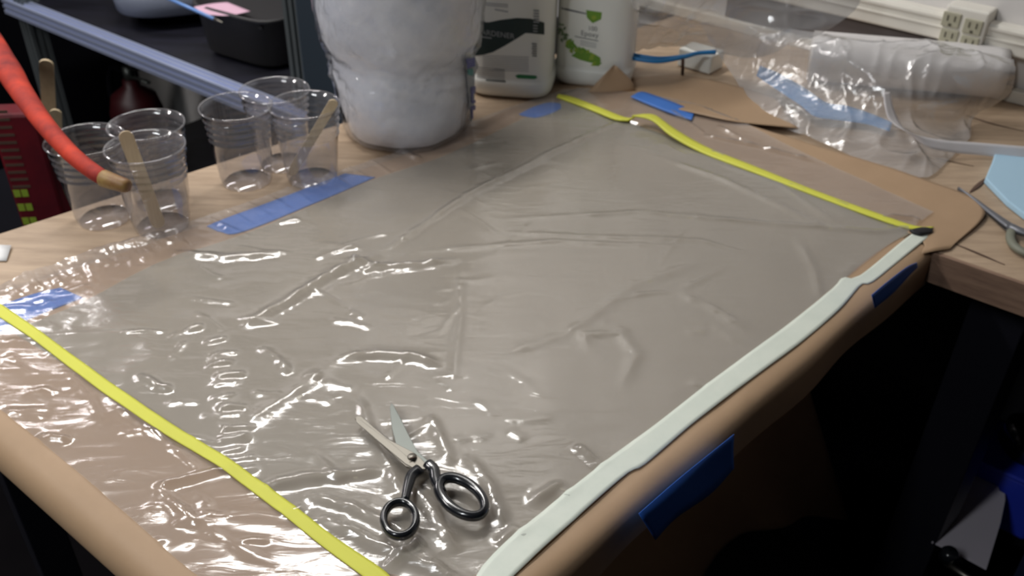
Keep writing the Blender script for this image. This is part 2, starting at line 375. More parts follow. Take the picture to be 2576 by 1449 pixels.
# ------------------------------------------------------------------ bagging film with its folds
pre = []
def cr(pts, h, w, step=0): pre.append((np.array([P(*q)[:2] for q in pts]), h, w, step))
cr([(1600, 292), (1400, 385), (1180, 495), (1050, 585), (960, 645)], .004, .007, .8)
cr([(960, 645), (830, 700), (720, 770), (600, 838)], .0075, .010, 1.2)
cr([(860, 660), (960, 682), (1050, 675), (1160, 660)], .006, .007)
cr([(870, 655), (920, 690), (1000, 665)], .004, .005)
cr([(430, 645), (560, 658), (720, 648)], .006, .009)
cr([(830, 912), (950, 898), (1040, 905), (1120, 930)], .006, .007)
cr([(600, 1090), (720, 1010), (850, 915)], .004, .012)
cr([(550, 850), (556, 960), (575, 1080), (595, 1160)], .003, .014)
cr([(380, 1240), (480, 1215), (570, 1188)], .006, .005)
cr([(395, 1240), (440, 1280), (500, 1330)], .006, .005)
cr([(620, 1245), (760, 1210), (860, 1205), (980, 1190)], .006, .006)
cr([(895, 990), (930, 1090), (985, 1190), (1010, 1260)], .004, .006)
cr([(1030, 1225), (1090, 1300), (1150, 1400)], .006, .006)
cr([(1170, 1150), (1230, 1230), (1275, 1340)], .0055, .006)
cr([(1445, 1125), (1520, 1190)], .005, .005); cr([(1325, 1275), (1400, 1232), (1440, 1262)], .005, .006)
cr([(1080, 1050), (1140, 1180)], .004, .006); cr([(1250, 1380), (1290, 1340), (1330, 1360)], .005, .005)
cr([(780, 1300), (950, 1380), (1100, 1440), (1200, 1500)], .006, .006); cr([(760, 1250), (880, 1285), (1010, 1345), (1110, 1440)], .006, .006)
cr([(960, 1449), (1030, 1395), (1060, 1380)], .006, .005)
cr([(1230, 560), (1600, 540), (1900, 565), (2200, 590), (2310, 575)], .0028, .006)
cr([(1000, 645), (1400, 612), (1720, 628)], .002, .006); cr([(1250, 590), (1500, 600), (1760, 612), (1900, 650)], .002, .005)
cr([(1640, 395), (1800, 450), (1950, 520), (2090, 590)], .0028, .007); cr([(1790, 410), (1960, 470), (2120, 580)], .002, .006)
cr([(1200, 920), (1420, 850), (1600, 720), (1780, 660)], .002, .009); cr([(1700, 740), (1790, 780), (1890, 842)], .002, .007)
cr([(1155, 680), (1158, 800), (1135, 1000)], .002, .006); cr([(1480, 900), (1470, 850), (1560, 845), (1600, 900), (1560, 990)], .002, .008)
cr([(2000, 600), (2050, 690), (2060, 760)], .0022, .006)
cr([(1760, 352), (1900, 380), (2085, 430)], .006, .004); cr([(1680, 285), (1775, 352)], .005, .003); cr([(1800, 330), (1880, 372)], .005, .004)
cr([(0, 730), (150, 670), (300, 630), (450, 590)], .006, .012); cr([(1000, 385), (1060, 410)], .006, .007)
cr([(270, 1010), (400, 1105), (520, 1210)], .004, .005); cr([(90, 1110), (185, 1118)], .006, .005)
cr([(350, 950), (400, 985), (440, 990)], .006, .005); cr([(150, 930), (220, 1010), (260, 1080)], .003, .005)
cr([(500, 1270), (540, 1350), (700, 1440)], .003, .008); cr([(2210, 552), (2290, 562), (2320, 575)], .005, .004)
cr([(650, 880), (700, 915), (730, 950)], .005, .006)
for k in range(12):       # stack of short ripples down the middle of the left half
    y = 870 + k*27 + (k*k*7) % 11 - 5; o = (k*37) % 23 - 11; cr([(520+k*3+o, y+8), (560+k*4+o, y), (598+k*4+o*2, y-6)], (.0042, .0018, .003)[k % 3], (.005, .0035, .004)[k*2 % 3])
lr = random.Random(5)
for k in range(120):      # short crinkles, thick on the left, thin on the right
    x = lr.uniform(-60, 1300) if lr.random() < .78 else lr.uniform(1000, 2200); y = lr.uniform(560, 1460) if x < 1100 else lr.uniform(330, 1350)
    a = lr.gauss(-.18, .35) if lr.random() < .6 else lr.gauss(.6, .25); l = lr.uniform(25, 80)
    hh = lr.uniform(.0010, .0028)*(1 if x < 900 else .5)
    cr([(x-l*math.cos(a), y-l*math.sin(a)*.8), (x, y+lr.uniform(-6, 6)), (x+l*math.cos(a), y+l*math.sin(a)*.8)], hh, lr.uniform(.003, .006))
for k in range(26):       # gathers along the left edge
    x = 20+k*17+lr.uniform(-6, 6); y0 = 730-x*.337; cr([(x-10, y0-4), (x+12, y0+22), (x+30, y0+lr.uniform(30, 60))], .0025, .0035)
for k in range(9):
    x = 530+k*50; y0 = 552-(x-530)*.37; cr([(x-10, y0), (x+25, y0+20), (x+60, y0+44)], .0022, .0028)
left = cat([P(*p) for p in [(-260, 815), (0, 727), (330, 613), (520, 552), (760, 468), (1000, 388), (1200, 305), (1420, 228)]], 420)
right = cat([P(*p) for p in [(1080, 1580), (1240, 1449), (1500, 1230), (1900, 895), (2110, 720), (2210, 640), (2345, 545)]], 420)
far = cat([P(*p) for p in [(1420, 228), (1560, 238), (1746, 276), (1900, 345), (2083, 427), (2220, 485), (2345, 545)]], 300)
near = cat([P(*p) for p in [(-260, 815), (-60, 985), (0, 1035), (180, 1180), (340, 1318), (520, 1470), (740, 1570), (1080, 1580)]], 300)
nu, nv = 420, 300; U = np.linspace(0, 1, nu)[:, None, None]; V = np.linspace(0, 1, nv)[None, :, None]
S = (1-V)*left[:, None] + V*right[:, None] + (1-U)*near[None] + U*far[None] \
    - ((1-U)*(1-V)*left[0] + (1-U)*V*right[0] + U*(1-V)*left[-1] + U*V*right[-1])
X, Y = S[..., 0], S[..., 1]
lm = np.clip((.05-X)/.5, 0, 1)                                        # the film is looser towards the left
wx = X + .02*vnoise(X*16, Y*16, 21); wy = Y + .02*vnoise(X*16+9, Y*16, 22)
h = .0007 + .0015*ridged(wx*9, wy*20, 31)**2*(.25+lm) + .0006*ridged(wx*24, wy*60, 33)**2*(.12+lm) + relief(X, Y)
for pts, hh, w, st in pre:
    x0, y0 = pts.min(0)-w*4; x1, y1 = pts.max(0)+w*4
    I = (X > x0) & (X < x1) & (Y > y0) & (Y < y1)
    if not I.any(): continue
    d, pos = poly_d(X[I], Y[I], pts); ends = np.clip(np.minimum(pos, 1-pos)*5, 0, 1)
    sharp = np.exp(-(d/w)**2)*.6 + np.exp(-np.abs(d/w)*1.8)*.4
    mod = .65+.7*vnoise(X[I]*70, Y[I]*70, 41)
    h[I] += hh*sharp*ends*mod
hb = h.copy(); h += TZ + .0016
fb = BVHTree.FromPolygons([tuple(v) for v in flap.reshape(-1, 3)], grid_faces(24, 60))
for i in range(int(nu*.55), nu):
    for j in range(nv):
        q = fb.ray_cast(Vector((X[i, j], Y[i, j], 1.3)), Vector((0, 0, -1)))[0]
        if q: h[i, j] = max(h[i, j], q.z+.0022+1.1*max(0, h[i, j]-TZ-.003))
h[:int(nu*.93), -12:] = np.minimum(h[:int(nu*.93), -12:], TZ+.0065)                          # held down under the white strip
S[..., 2] = h
film = empty('bagging_film', KL, label='large wrinkled clear plastic film spread over the brown papered table', category='plastic film')
sheet('film_sheet', S, m_film, film)
ft = BVHTree.FromPolygons([tuple(v) for v in S.reshape(-1, 3)], grid_faces(nu, nv))
def film_z(p):
    r = ft.ray_cast(Vector((p[0], p[1], 1.2)), Vector((0, 0, -1)))[0]; return r.z if r else TZ+.003
# thin breather layer between the two sealant tapes
NI, NJ = 260, 200
il = cat([P(*p) for p in [(30, 840), (215, 762), (400, 668), (620, 596), (800, 520), (950, 458), (1120, 400), (1300, 318), (1420, 262)]], NI)
ir = cat([P(*p) for p in [(960, 1449), (1200, 1449), (1500, 1205), (1900, 885), (2110, 715), (2210, 635), (2310, 580)]], NI)
inn = cat([P(*p) for p in [(30, 840), (250, 975), (550, 1165), (700, 1265), (960, 1449)]], NJ)
inf = cat([P(*p) for p in [(1420, 255), (1590, 298), (1690, 345), (1900, 438), (2310, 580)]], NJ)
u_ = np.linspace(0, 1, NI)[:, None, None]; v_ = np.linspace(0, 1, NJ)[None, :, None]
Gp = (1-v_)*il[:, None]+v_*ir[:, None]+(1-u_)*inn[None]+u_*inf[None]-((1-u_)*(1-v_)*il[0]+(1-u_)*v_*ir[0]+u_*(1-v_)*il[-1]+u_*v_*ir[-1])
hp_ = np.zeros(Gp.shape[:2])
for pts, hh, w, st in pre:
    if w < .0055: continue
    d, pos = poly_d(Gp[..., 0], Gp[..., 1], pts); hp_ += (hh*.55+.0006)*np.exp(-(d/(w*1.2))**2)*np.clip(np.minimum(pos, 1-pos)*5, 0, 1)
Gp[..., 2] = TZ + .0019 + relief(Gp[..., 0], Gp[..., 1]) + np.minimum(hp_, .004)
sheet('breather_layer', Gp, m_peel, None, label='thin greyish release fabric lying under the clear film between the yellow tapes', category='fabric')
# ------------------------------------------------------------------ strips and tapes
def on_film(name, A, B, m, dz=.001, th=.001, n=90, mm=7, **k):
    a = cat([P(*p) for p in A], n); b_ = cat([P(*p) for p in B], n)
    Gs = np.array([[a[i]+(b_[i]-a[i])*f for f in np.linspace(0, 1, mm)] for i in range(n)])
    zz = np.array([[film_z(p) for p in row] for row in Gs])
    zz = np.maximum(zz, TZ+.003); ker = np.ones(5)/5
    z1 = np.array([max(r) for r in zz]); z1 = np.convolve(np.pad(z1, 2, 'edge'), ker, 'valid')
    Gs[..., 2] = np.maximum(z1[:, None], zz) + dz
    return sheet(name, Gs, m, None, th, **k)
on_film('sealant_strip', [(1180, 1449+60), (1240, 1403), (1496, 1190), (1650, 1075), (1790, 965), (1980, 823), (2090, 735), (2118, 705), (2160, 700), (2265, 615), (2318, 576)],
        [(1240, 1449+70), (1300, 1449), (1560, 1213), (1620, 1178), (1740, 1075), (1870, 975), (2010, 870), (2110, 785), (2165, 722), (2190, 717), (2250, 670), (2338, 598)],
        m_white, label='wide white backed sealant strip along the right edge of the film', category='tape')
on_film('sealant_tape', [(-40, 748), (0, 770), (100, 840), (250, 950), (400, 1058), (560, 1155), (700, 1252), (830, 1352), (960, 1440), (1010, 1490)],
        [(-40, 778), (0, 805), (90, 866), (235, 977), (385, 1085), (540, 1178), (680, 1280), (800, 1375), (915, 1460), (960, 1500)],
        m_yel, label='yellow backed sealant tape crossing the near end of the film', category='tape')
ribbon('sealant_tape', [(1618, 286, .922), (1650, 290, .922), (1700, 325, .915), (1780, 370, .908), (1900, 418, .9075), (2050, 478, .907), (2200, 533, .907), (2300, 567, .907), (2350, 570, .907)],
       [(1590, 290, .921), (1640, 302, .921), (1688, 340, .914), (1765, 382, .907), (1890, 430, .9065), (2045, 489, .906), (2195, 545, .906), (2285, 574, .906), (2340, 577, .906)],
       m_yel, None, n=90, m=4, th=.002, label='long yellow backed sealant tape along the far end of the film', category='tape')
ribbon('sealant_tape', [(1405, 236, .906), (1440, 243, .907), (1500, 266, .908), (1575, 295, .909), (1600, 291, .910)],
       [(1400, 243, .905), (1430, 254, .906), (1490, 277, .907), (1545, 299, .908), (1580, 303, .909)], m_yel, None, n=40, m=4, th=.002,
       label='short yellow backed sealant tape running to the white jug with dark green label', category='tape')
ribbon('sealant_piece', [(2290, 577, .909), (2320, 571, .91), (2348, 574, .908)], [(2298, 584, .908), (2320, 588, .908), (2345, 585, .906)], m_seal, None, n=14, m=4, th=.004,
       label='black bare sealant lump at the corner where yellow and white strips meet', category='sealant')
ribbon('masking_tape', [(520, 570, .9035), (560, 553, .9035), (700, 500, .9035), (868, 437, .9035)], [(548, 583, .9035), (608, 585, .9035), (790, 512, .9035), (945, 446, .9035)], m_blue, None, th=.0003, m=12, lay=.0020,
       label='long blue masking tape strip on the paper below the cups', category='masking tape')
ribbon('masking_tape', [(-70, 800, .9035), (0, 768, .9035), (90, 737, .9035), (152, 722, .9035)], [(-70, 860, .9035), (0, 834, .9035), (120, 783, .9035), (208, 748, .9035)], m_blue, None, th=.0003, m=12, lay=.0020,
       label='blue masking tape crossed by the yellow tape at the near corner of the film', category='masking tape')
ribbon('masking_tape', [(1305, 288, .9035), (1340, 270, .9035), (1380, 258, .9035), (1410, 260, .9035)], [(1312, 292, .9035), (1350, 297, .9035), (1390, 285, .9035), (1412, 272, .9035)], m_blue, None, th=.0003, m=12, lay=.0020,
       label='small blue masking tape in front of the dark green labelled jug', category='masking tape')
ribbon('masking_tape', [(1605, 232, .911), (1625, 232, .911), (1690, 255, .911), (1748, 279, .911)], [(1586, 243, .91), (1620, 258, .91), (1680, 282, .91), (1740, 302, .91)], m_blue, None, th=.0003,
       label='blue masking tape on brown paper between leaf labelled jug and clear bag', category='masking tape')
# tapes on the hanging right face
nr = unit(np.array([eb[1], -eb[0], 0])); fp = RA + nr*.02
def vribbon(name, A, B, off, m, n=30, mm=5, tip=0, **k):
    a = cat([PV(p[0], p[1], fp+nr*off, nr) for p in A], n); b_ = cat([PV(p[0], p[1], fp+nr*off, nr) for p in B], n)
    Gs = np.array([[a[i]+(b_[i]-a[i])*f + nr*tip*math.sin(f*3)*math.sin(i*.2) for f in np.linspace(0, 1, mm)] for i in range(n)])
    return sheet(name, Gs, m, None, .0005, **k)
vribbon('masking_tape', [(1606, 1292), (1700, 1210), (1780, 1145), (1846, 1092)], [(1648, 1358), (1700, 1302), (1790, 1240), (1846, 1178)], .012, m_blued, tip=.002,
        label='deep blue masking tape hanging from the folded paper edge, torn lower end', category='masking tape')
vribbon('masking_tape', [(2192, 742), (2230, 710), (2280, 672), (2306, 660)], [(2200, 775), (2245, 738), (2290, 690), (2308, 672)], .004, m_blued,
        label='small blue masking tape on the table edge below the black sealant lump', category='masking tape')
# brown sheet hanging below the table edge
hp = RA - nr*.07
hang = []
for row in [[(1330, 1500), (1560, 1300), (1860, 1060), (2020, 930)], [(1450, 1600), (1640, 1420), (1870, 1230), (2075, 1130)], [(1500, 1750), (1700, 1600), (1880, 1345), (2122, 1300)]]:
    hang.append([PV(x, y, hp, nr) for x, y in row])
rows = [cat(r, 40) for r in hang]
Gh = np.array([cat([r[j] for r in rows], 20) for j in range(40)])
for j in range(40): Gh[j, :, :] += nr*(.012*math.sin(j*.35))*np.linspace(0, 1, 20)[:, None]
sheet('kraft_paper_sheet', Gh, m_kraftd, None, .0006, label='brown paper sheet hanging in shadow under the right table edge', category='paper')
# ------------------------------------------------------------------ scissors
sz = max(film_z(P(x, y)) for x, y in ((1037, 1152), (1007, 1352), (1190, 1300), (985, 1020), (895, 1052), (960, 1310), (1220, 1260)))
sz = min(sz, TZ+.011) + .002
sc = empty('scissors', P(1037, 1152, sz), label='open steel scissors with black handles lying on the film', category='scissors')
def blade(pts, z0, th, m, name='blade', ridge=None):
    v = [P(x, y, z0) for x, y in pts]; c = sum(v)/len(v); v = [np.array([*(p[:2]), z0]) for p in v]; n = len(v)
    return bevel(mesh(name, v+[p+np.array([0, 0, th]) for p in v], [tuple(range(n))[::-1], tuple(range(n, 2*n))]+[(i, (i+1) % n, n+(i+1) % n, n+i) for i in range(n)], m, sc, smooth=False), .0006, 2)
blade([(984, 1017), (990, 1022), (1008, 1055), (1030, 1100), (1052, 1140), (1080, 1165), (1088, 1176), (1060, 1186), (1036, 1178), (1018, 1142), (996, 1120), (986, 1080), (981, 1030)], sz, .0022, m_steeld)
blade([(893, 1056), (899, 1050), (910, 1052), (975, 1108), (1040, 1142), (1062, 1160), (1082, 1184), (1050, 1186), (1022, 1178), (1008, 1166), (960, 1120)], sz+.0024, .0026, m_steel)
blade([(895, 1054), (905, 1056), (985, 1116), (1058, 1178), (1050, 1184), (1020, 1168), (960, 1118), (897, 1064)], sz+.005, .0009, m_steel, 'blade_bevel')
lathe('pivot_screw', [(.0001, .0032), (.0035, .003), (.0045, .002), (.0046, 0)], m_steel, sc, P(1037, 1152, sz+.0048), 20)
box('screw_slot', P(1037, 1152, sz+.0084), (.006, .0008, .0008), m_scr, sc, .4, 0)
def ringpts(c, a, b_, th, n=44):
    out = []
    for i in range(n):
        q = 2*math.pi*i/n; x = c[0]+a*math.cos(q)*math.cos(th)-b_*math.sin(q)*math.sin(th); y = c[1]+a*math.cos(q)*math.sin(th)+b_*math.sin(q)*math.cos(th)
        out.append(P(x, y, sz+.005))
    return out
hz = sz+.005
hv, hf = sweep_vf(ringpts((1006, 1306), 41, 43, 0), .0036, .0048, True, 12)
v2, f2 = sweep_vf(cat([P(1056, 1180, hz), P(1036, 1195, hz), P(1026, 1225, hz), P(1018, 1262, hz)], 14), np.linspace(.0062, .0040, 14), np.linspace(.004, .0045, 14), False, 12, off=len(hv))
mesh('handle', hv+v2, hf+f2, m_black, sc)
hv, hf = sweep_vf(ringpts((1162, 1250), 66, 37, .62), np.array([.0042+.0012*abs(math.sin(math.pi*i/44)) for i in range(44)]), .005, True, 12)
v2, f2 = sweep_vf(cat([P(1076, 1166, hz), P(1092, 1182, hz), P(1096, 1208, hz), P(1112, 1240, hz)], 14), np.linspace(.0058, .0048, 14), .0045, False, 12, off=len(hv))
mesh('handle', hv+v2, hf+f2, m_black, sc)
# ------------------------------------------------------------------ clear cups and stir sticks
CH = .118
def cup_profile():
    p = [(.0001, .004), (.030, .004), (.0325, .001), (.034, .0005), (.0355, .004)]
    r = lambda z:   .0355 + (.0475-.0355)*(z/CH)
    p += [(r(.010), .010), (r(.014)+.0006, .014), (r(.018), .018), (r(.05), .05)]
    for z in (.074, .084, .094, .104): p += [(r(z-.0018), z-.0018), (r(z)+.0016, z), (r(z+.0018), z+.0018)]
    return p + [(r(CH-.004), CH-.004), (.0497, CH-.0035), (.0505, CH-.001), (.0492, CH+.0006), (.0478, CH-.0008)]
CP = cup_profile()
cups = [((213, 350), 'clear plastic cup behind the orange hose, nearest the left'), ((367, 312), 'clear empty plastic cup behind the cup with the upright stick'), ((364, 367), 'clear plastic cup holding a wooden stir stick, standing nearest the film'),
        ((592, 266), 'clear empty plastic cup in front of the pair by the white roll'), ((690, 226), 'clear plastic cup at the back of its trio, before the metal post'), ((765, 262), 'clear plastic cup with a leaning stick beside the white wrapped roll')]
cpos = []; proto = None
for (x, y), lab in cups:
    p = P(x, y, TZ+CH); p[2] = TZ+.0005; cpos.append(p.copy())
    if proto is None:
        proto = empty('plastic_cup', p, label=lab, category='cup', group='clear plastic cups on the table edge')
        body = lathe('cup_body', CP[:-5], m_cup, None, (0, 0, 0), 64); body.parent = proto
        rim = lathe('rim', CP[-6:], m_cup, None, (0, 0, 0), 64); rim.parent = proto
    else:
        c = proto.copy(); link(c); c.location = tuple(p); c['label'] = lab
        for ch in (body, rim): d = ch.copy(); link(d, c)
def stick(a, b_, w, lab, th=.002, name='stir_stick'):
    a, b_ = np.array(a, float), np.array(b_, float); d = unit(b_-a); s = unit(np.cross(d, ray(400, 400))); nn = np.cross(d, s); L = np.linalg.norm(b_-a); out = []
    prof = []
    for i in range(9): q = math.pi*i/8; prof.append((-math.sin(q)*w/2 + 0, math.cos(q)*w/2))
    pts = [(w/2+x, y) for x, y in prof] + [(L-w/2-x, -y) for x, y in prof]
    v = [a + d*u + s*t_ + nn*th/2 for u, t_ in pts] + [a + d*u + s*t_ - nn*th/2 for u, t_ in pts]; n = len(pts)
    f = [tuple(range(n)), tuple(range(n, 2*n))[::-1]] + [(i, (i+1) % n, n+(i+1) % n, n+i) for i in range(n)]
    return mesh(name, v, f, m_stick, None, smooth=False, label=lab, category='stir stick')
stick(P(312, 330, 1.045), P(402, 572, TZ+.006), .0175, 'wooden stir stick standing upright in the front cup of the left trio')
stick(P(843, 252, 1.035), P(730, 440, TZ+.006), .013, 'wooden stir stick leaning in the cup beside the white roll')
# ------------------------------------------------------------------ things beyond the left table edge
cr0 = P(70, 480, .62)
box('storage_crate', (cr0[0]-.06, cr0[1]+.08, .28), (.42, .34, .56), m_blk, None, math.radians(44), .01, label='black storage crate on the floor behind the table holding the red carton', category='crate')
rp = P(92, 470, .74); rc = empty('red_carton', (rp[0], rp[1], .56), math.radians(8), label='dark red carton with yellow letter marks standing behind the table edge', category='carton')
vdir = math.radians(8)
box('carton_body', (rp[0]+.004, rp[1], .725), (.078, .05, .33), m_red, rc, vdir, .006)
cfy = np.array([math.sin(vdir), -math.cos(vdir), 0]); cfx = np.array([math.cos(vdir), math.sin(vdir), 0])
cf = np.array([rp[0], rp[1], 0]) + cfy*.0256
for k in range(4):
    z = .742-.028*k; p = cf - cfx*.012
    for s in (0, .013): box('letter', (p[0]-cfx[0]*s, p[1]-cfx[1]*s, z), (.011, .001, .014), m_leaf2, rc, vdir, 0)
for k in range(11):
    z = .895-.014*k; p = cf - cfx*.014; box('lettering', (p[0], p[1], z), (.03, .001, .005), m_scr, rc, vdir, 0)
tp = P(132, 460, .74)
stick(P(116, 150, .98), P(135, 470, .70), .022, 'long pale wooden paddle standing between the red carton and the cups', .004, 'wooden_paddle')
stick(P(140, 275, .90), P(150, 520, .68), .018, 'shorter wooden paddle half hidden behind the orange hose', .003, 'wooden_paddle')
hose = empty('orange_hose', P(0, 170, 1.04), label='thick orange hose with tan end reaching in over the cups', category='hose')
hpts = cat([P(268, 452, 1.03), P(235, 432, 1.03), P(180, 388, 1.035), P(110, 310, 1.04), (P(50, 225, 1.045)), P(0, 145, 1.05), P(-120, -20, 1.0)], 50)
sweep('hose_body', hpts, np.interp(np.linspace(0, 1, 50), [0, .12, .35, .6, 1], [.0095, .0110, .0165, .0225, .026]), m_orange, hose, rb=np.interp(np.linspace(0, 1, 50), [0, .3, 1], [.009, .012, .016]))
sweep('hose_end', cat([P(325, 470, 1.028), P(300, 462, 1.03), P(262, 449, 1.03)], 14), np.interp(np.linspace(0, 1, 14), [0, .1, .4, 1], [.006, .0085, .0092, .0105]), m_tan, hose)
# metal shelf unit
RZ = .70; ra_, rb_ = P(20, -8, RZ), P(742, 278, RZ); rd = unit(rb_-ra_); rn = np.array([-rd[1], rd[0], 0])
rn = rn if rn[1] > 0 else -rn
su = empty('shelf_unit', rb_*np.array([1, 1, 0]), label='metal framed shelf unit with black shelves behind the table', category='shelf')
def extrusion(name, a, b_, s, par, m=m_alu):
    """slotted profile, s wide, along a-b; top face at the given height."""
    q = s/2; g = s*.09; dp = s*.12; prof = []
    one = [(-q, -q), (-q*.55, -q), (-q*.55+g*.3, -q+dp), (-q*.2, -q+dp), (-q*.2, -q), (q*.2, -q), (q*.2, -q+dp), (q*.55-g*.3, -q+dp), (q*.55, -q)]
    for k in range(4):
        c_, s_ = math.cos(k*math.pi/2), math.sin(k*math.pi/2); prof += [(x*c_-y*s_, x*s_+y*c_) for x, y in one]
    d = unit(b_-a); w = unit(np.cross(d, (0, 0, 1))) if abs(d[2]) < .9 else rd; u = np.cross(w, d); n = len(prof)
    v = [a+w*x+u*y for x, y in prof]+[b_+w*x+u*y for x, y in prof]
    return mesh(name, v, [(i, (i+1) % n, n+(i+1) % n, n+i) for i in range(n)]+[tuple(range(n))[::-1], tuple(range(n, 2*n))], m, par, smooth=False)
dz = np.array([0, 0, 1.0])
extrusion('rail', ra_-dz*.021, rb_+rd*.05-dz*.021, .042, su)
prism('shelf_board', [ra_+rn*.03, rb_+rn*.03, rb_+rn*.58, ra_+rn*.58], RZ-.02, RZ-.004, m_blkshelf, su)
prism('shelf_board', [ra_+rn*.03, rb_+rn*.03, rb_+rn*.58, ra_+rn*.58], .12, .14, m_blkshelf, su)
pr = P(782, 268, RZ)
for p, m_ in ((pr, m_alud), (P(66, 0, RZ), m_alud)):
    q = np.array([p[0], p[1], 0]); extrusion('post', q, q+dz*1.5, .05, su, m_)
    q = q+rn*.58; extrusion('post', q, q+dz*1.5, .05, su, m_)
prism('shade_panel', [ra_+rn*.60, rb_+rn*.60, rb_+rn*.615, ra_+rn*.615], .0, 1.6, m_shade, su)  # added dark panel, gives the wall behind the shelf its shade
box('added_dark_block', (*(ra_ + rn*.2 - rd*.78)[:2], .9), (1.2, .5, 1.8), m_blk, None, math.atan2(rd[1], rd[0]), .01, label='black block added at the far left beyond the shelf post to darken the background', category='cabinet')  # added black block so the wall beyond the post stays dark
cb = pr + rd*.17 + rn*.10
cabn = empty('slate_cabinet', (cb[0], cb[1], 0), label='slate blue steel cabinet between metal post and white roll', category='cabinet')
box('cabinet_body', (cb[0], cb[1], .65), (.25, .30, 1.3), m_slate, cabn, math.atan2(rd[1], rd[0]), .006)
# bin with pink note, pen and grey device on the shelf
def onshelf(x, y, z): return P(x, y, RZ+z)
bc = onshelf(575, 158, 0) + rn*.14
bn = empty('black_bin', (bc[0], bc[1], RZ), label='dark grey rounded plastic bin on the shelf by the post', category='bin')
lathe('bin_body', [(.001, 0), (.112, 0), (.126, .010), (.137, .115), (.144, .119), (.144, .126), (.134, .126), (.124, .03), (.001, .028)], m_bin, bn, (bc[0], bc[1], RZ), 48, 5, rz=math.atan2(rd[1], rd[0])+.1)
prism('lid', [bc+rd*sx*.12+rn*sy*.12 for sx, sy in ((-1, -1), (1, -1), (1, 1), (-1, 1))], RZ+.104, RZ+.11, m_bin, bn)
sheet('pink_note', lattice([[(487, 17, RZ+.128), (530, 9, RZ+.127), (572, 5, RZ+.127)], [(505, 28, RZ+.125), (560, 20, RZ+.124), (600, 16, RZ+.125)], [(528, 37, RZ+.126), (575, 39, RZ+.124), (630, 28, RZ+.127)]], 10, 10), m_pink, None, .0006, label='pink paper note on top of the dark bin', category='note')
pn = empty('blue_pen', onshelf(500, 30, .14), label='blue pen with metal tip resting over the bin edge', category='pen')
sweep('pen_body', [onshelf(400, -14, .14), onshelf(540, 48, .135)], .004, m_pen, pn); sweep('pen_tip', [onshelf(540, 48, .135), onshelf(560, 57, .134)], [.0042, .0015], m_steel, pn)
dc = onshelf(440, 60, 0) + rn*.12
dv = empty('grey_device', (dc[0], dc[1], RZ), label='round pale grey machine with blue top beside the bin on the shelf', category='machine')
dc = P(385, 62, RZ)+rn*.10-rd*.04; dv.location = (dc[0], dc[1], RZ)
lathe('machine_body', [(.001, .03), (.13, .03), (.15, .04), (.155, .085), (.145, .1), (.001, .1)], m_grey, dv, (dc[0], dc[1], RZ), 48, 3.2, rz=.4)
lathe('machine_foot', [(.001, 0), (.10, 0), (.11, .03), (.001, .03)], m_blk, dv, (dc[0], dc[1], RZ), 32)
lathe('machine_top', [(.12, .1), (.118, .108), (.001, .11)], m_pen, dv, (dc[0], dc[1], RZ), 40, 3.2, rz=.4)
# extinguisher under the shelf
xp = P(330, 215, .44)
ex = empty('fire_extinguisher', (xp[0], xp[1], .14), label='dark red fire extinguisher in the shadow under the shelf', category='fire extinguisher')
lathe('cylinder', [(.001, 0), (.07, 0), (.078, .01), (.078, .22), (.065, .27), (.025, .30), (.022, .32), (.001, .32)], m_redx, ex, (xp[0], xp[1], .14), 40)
for s, dzz in ((0, .475), (1, .505)): sweep('lever', [np.array([xp[0], xp[1], dzz-.01])-rd*.01, np.array([xp[0], xp[1], dzz])+rd*.05, np.array([xp[0], xp[1], dzz+.012*s])+rd*.10], .008, m_steeld, ex, rb=.004)
sweep('valve', [(xp[0], xp[1], .45), (xp[0], xp[1], .50)], .016, m_steeld, ex, up=(1, 0, 0))
sweep('discharge_hose', cat([(xp[0], xp[1], .475), np.array([xp[0], xp[1], .47])-rd*.09, np.array([xp[0], xp[1], .36])-rd*.13, np.array([xp[0], xp[1], .22])-rd*.1], 24), .010, m_blk, ex)
# ------------------------------------------------------------------ wrapped white roll
rc_ = P(1022, 322); rr = empty('wrapped_roll', rc_, label='large roll of white batting wrapped in a clear plastic bag', category='roll')
def lump(a, z): return .002*math.sin(3*a+z*20)+.0015*math.sin(5*a-z*33+1)+.0008*math.sin(11*a+z*60)
def lump2(a, z): return lump(a, z)+.002 + (.0006+.0022*math.exp(-((z-.125)/.035)**2))*(math.sin(9*a+z*190)+.7*math.sin(17*a-z*240+math.sin(5*a)*2))
lathe('batting', [(.001, .003), (.077, .003), (.093, .01), (.102, .04), (.105, .08), (.108, .105), (.105, .125), (.107, .138), (.118, .16), (.125, .21), (.124, .28), (.112, .33), (.07, .37), (.001, .38)], m_batt, rr, rc_, 96, fn=lump)
bagp = [(.002, .001), (.080, .001), (.098, .008), (.106, .04), (.109, .08), (.111, .108), (.109, .124), (.111, .136), (.119, .155), (.124, .175), (.128, .22), (.129, .28), (.117, .335), (.075, .378), (.03, .40), (.012, .41)]
bagp = [tuple(x) for x in cat([(a, b_, 0) for a, b_ in bagp], 70)[:, :2]]
lathe('plastic_bag', bagp, m_wrap, rr, rc_, 160, fn=lump2)
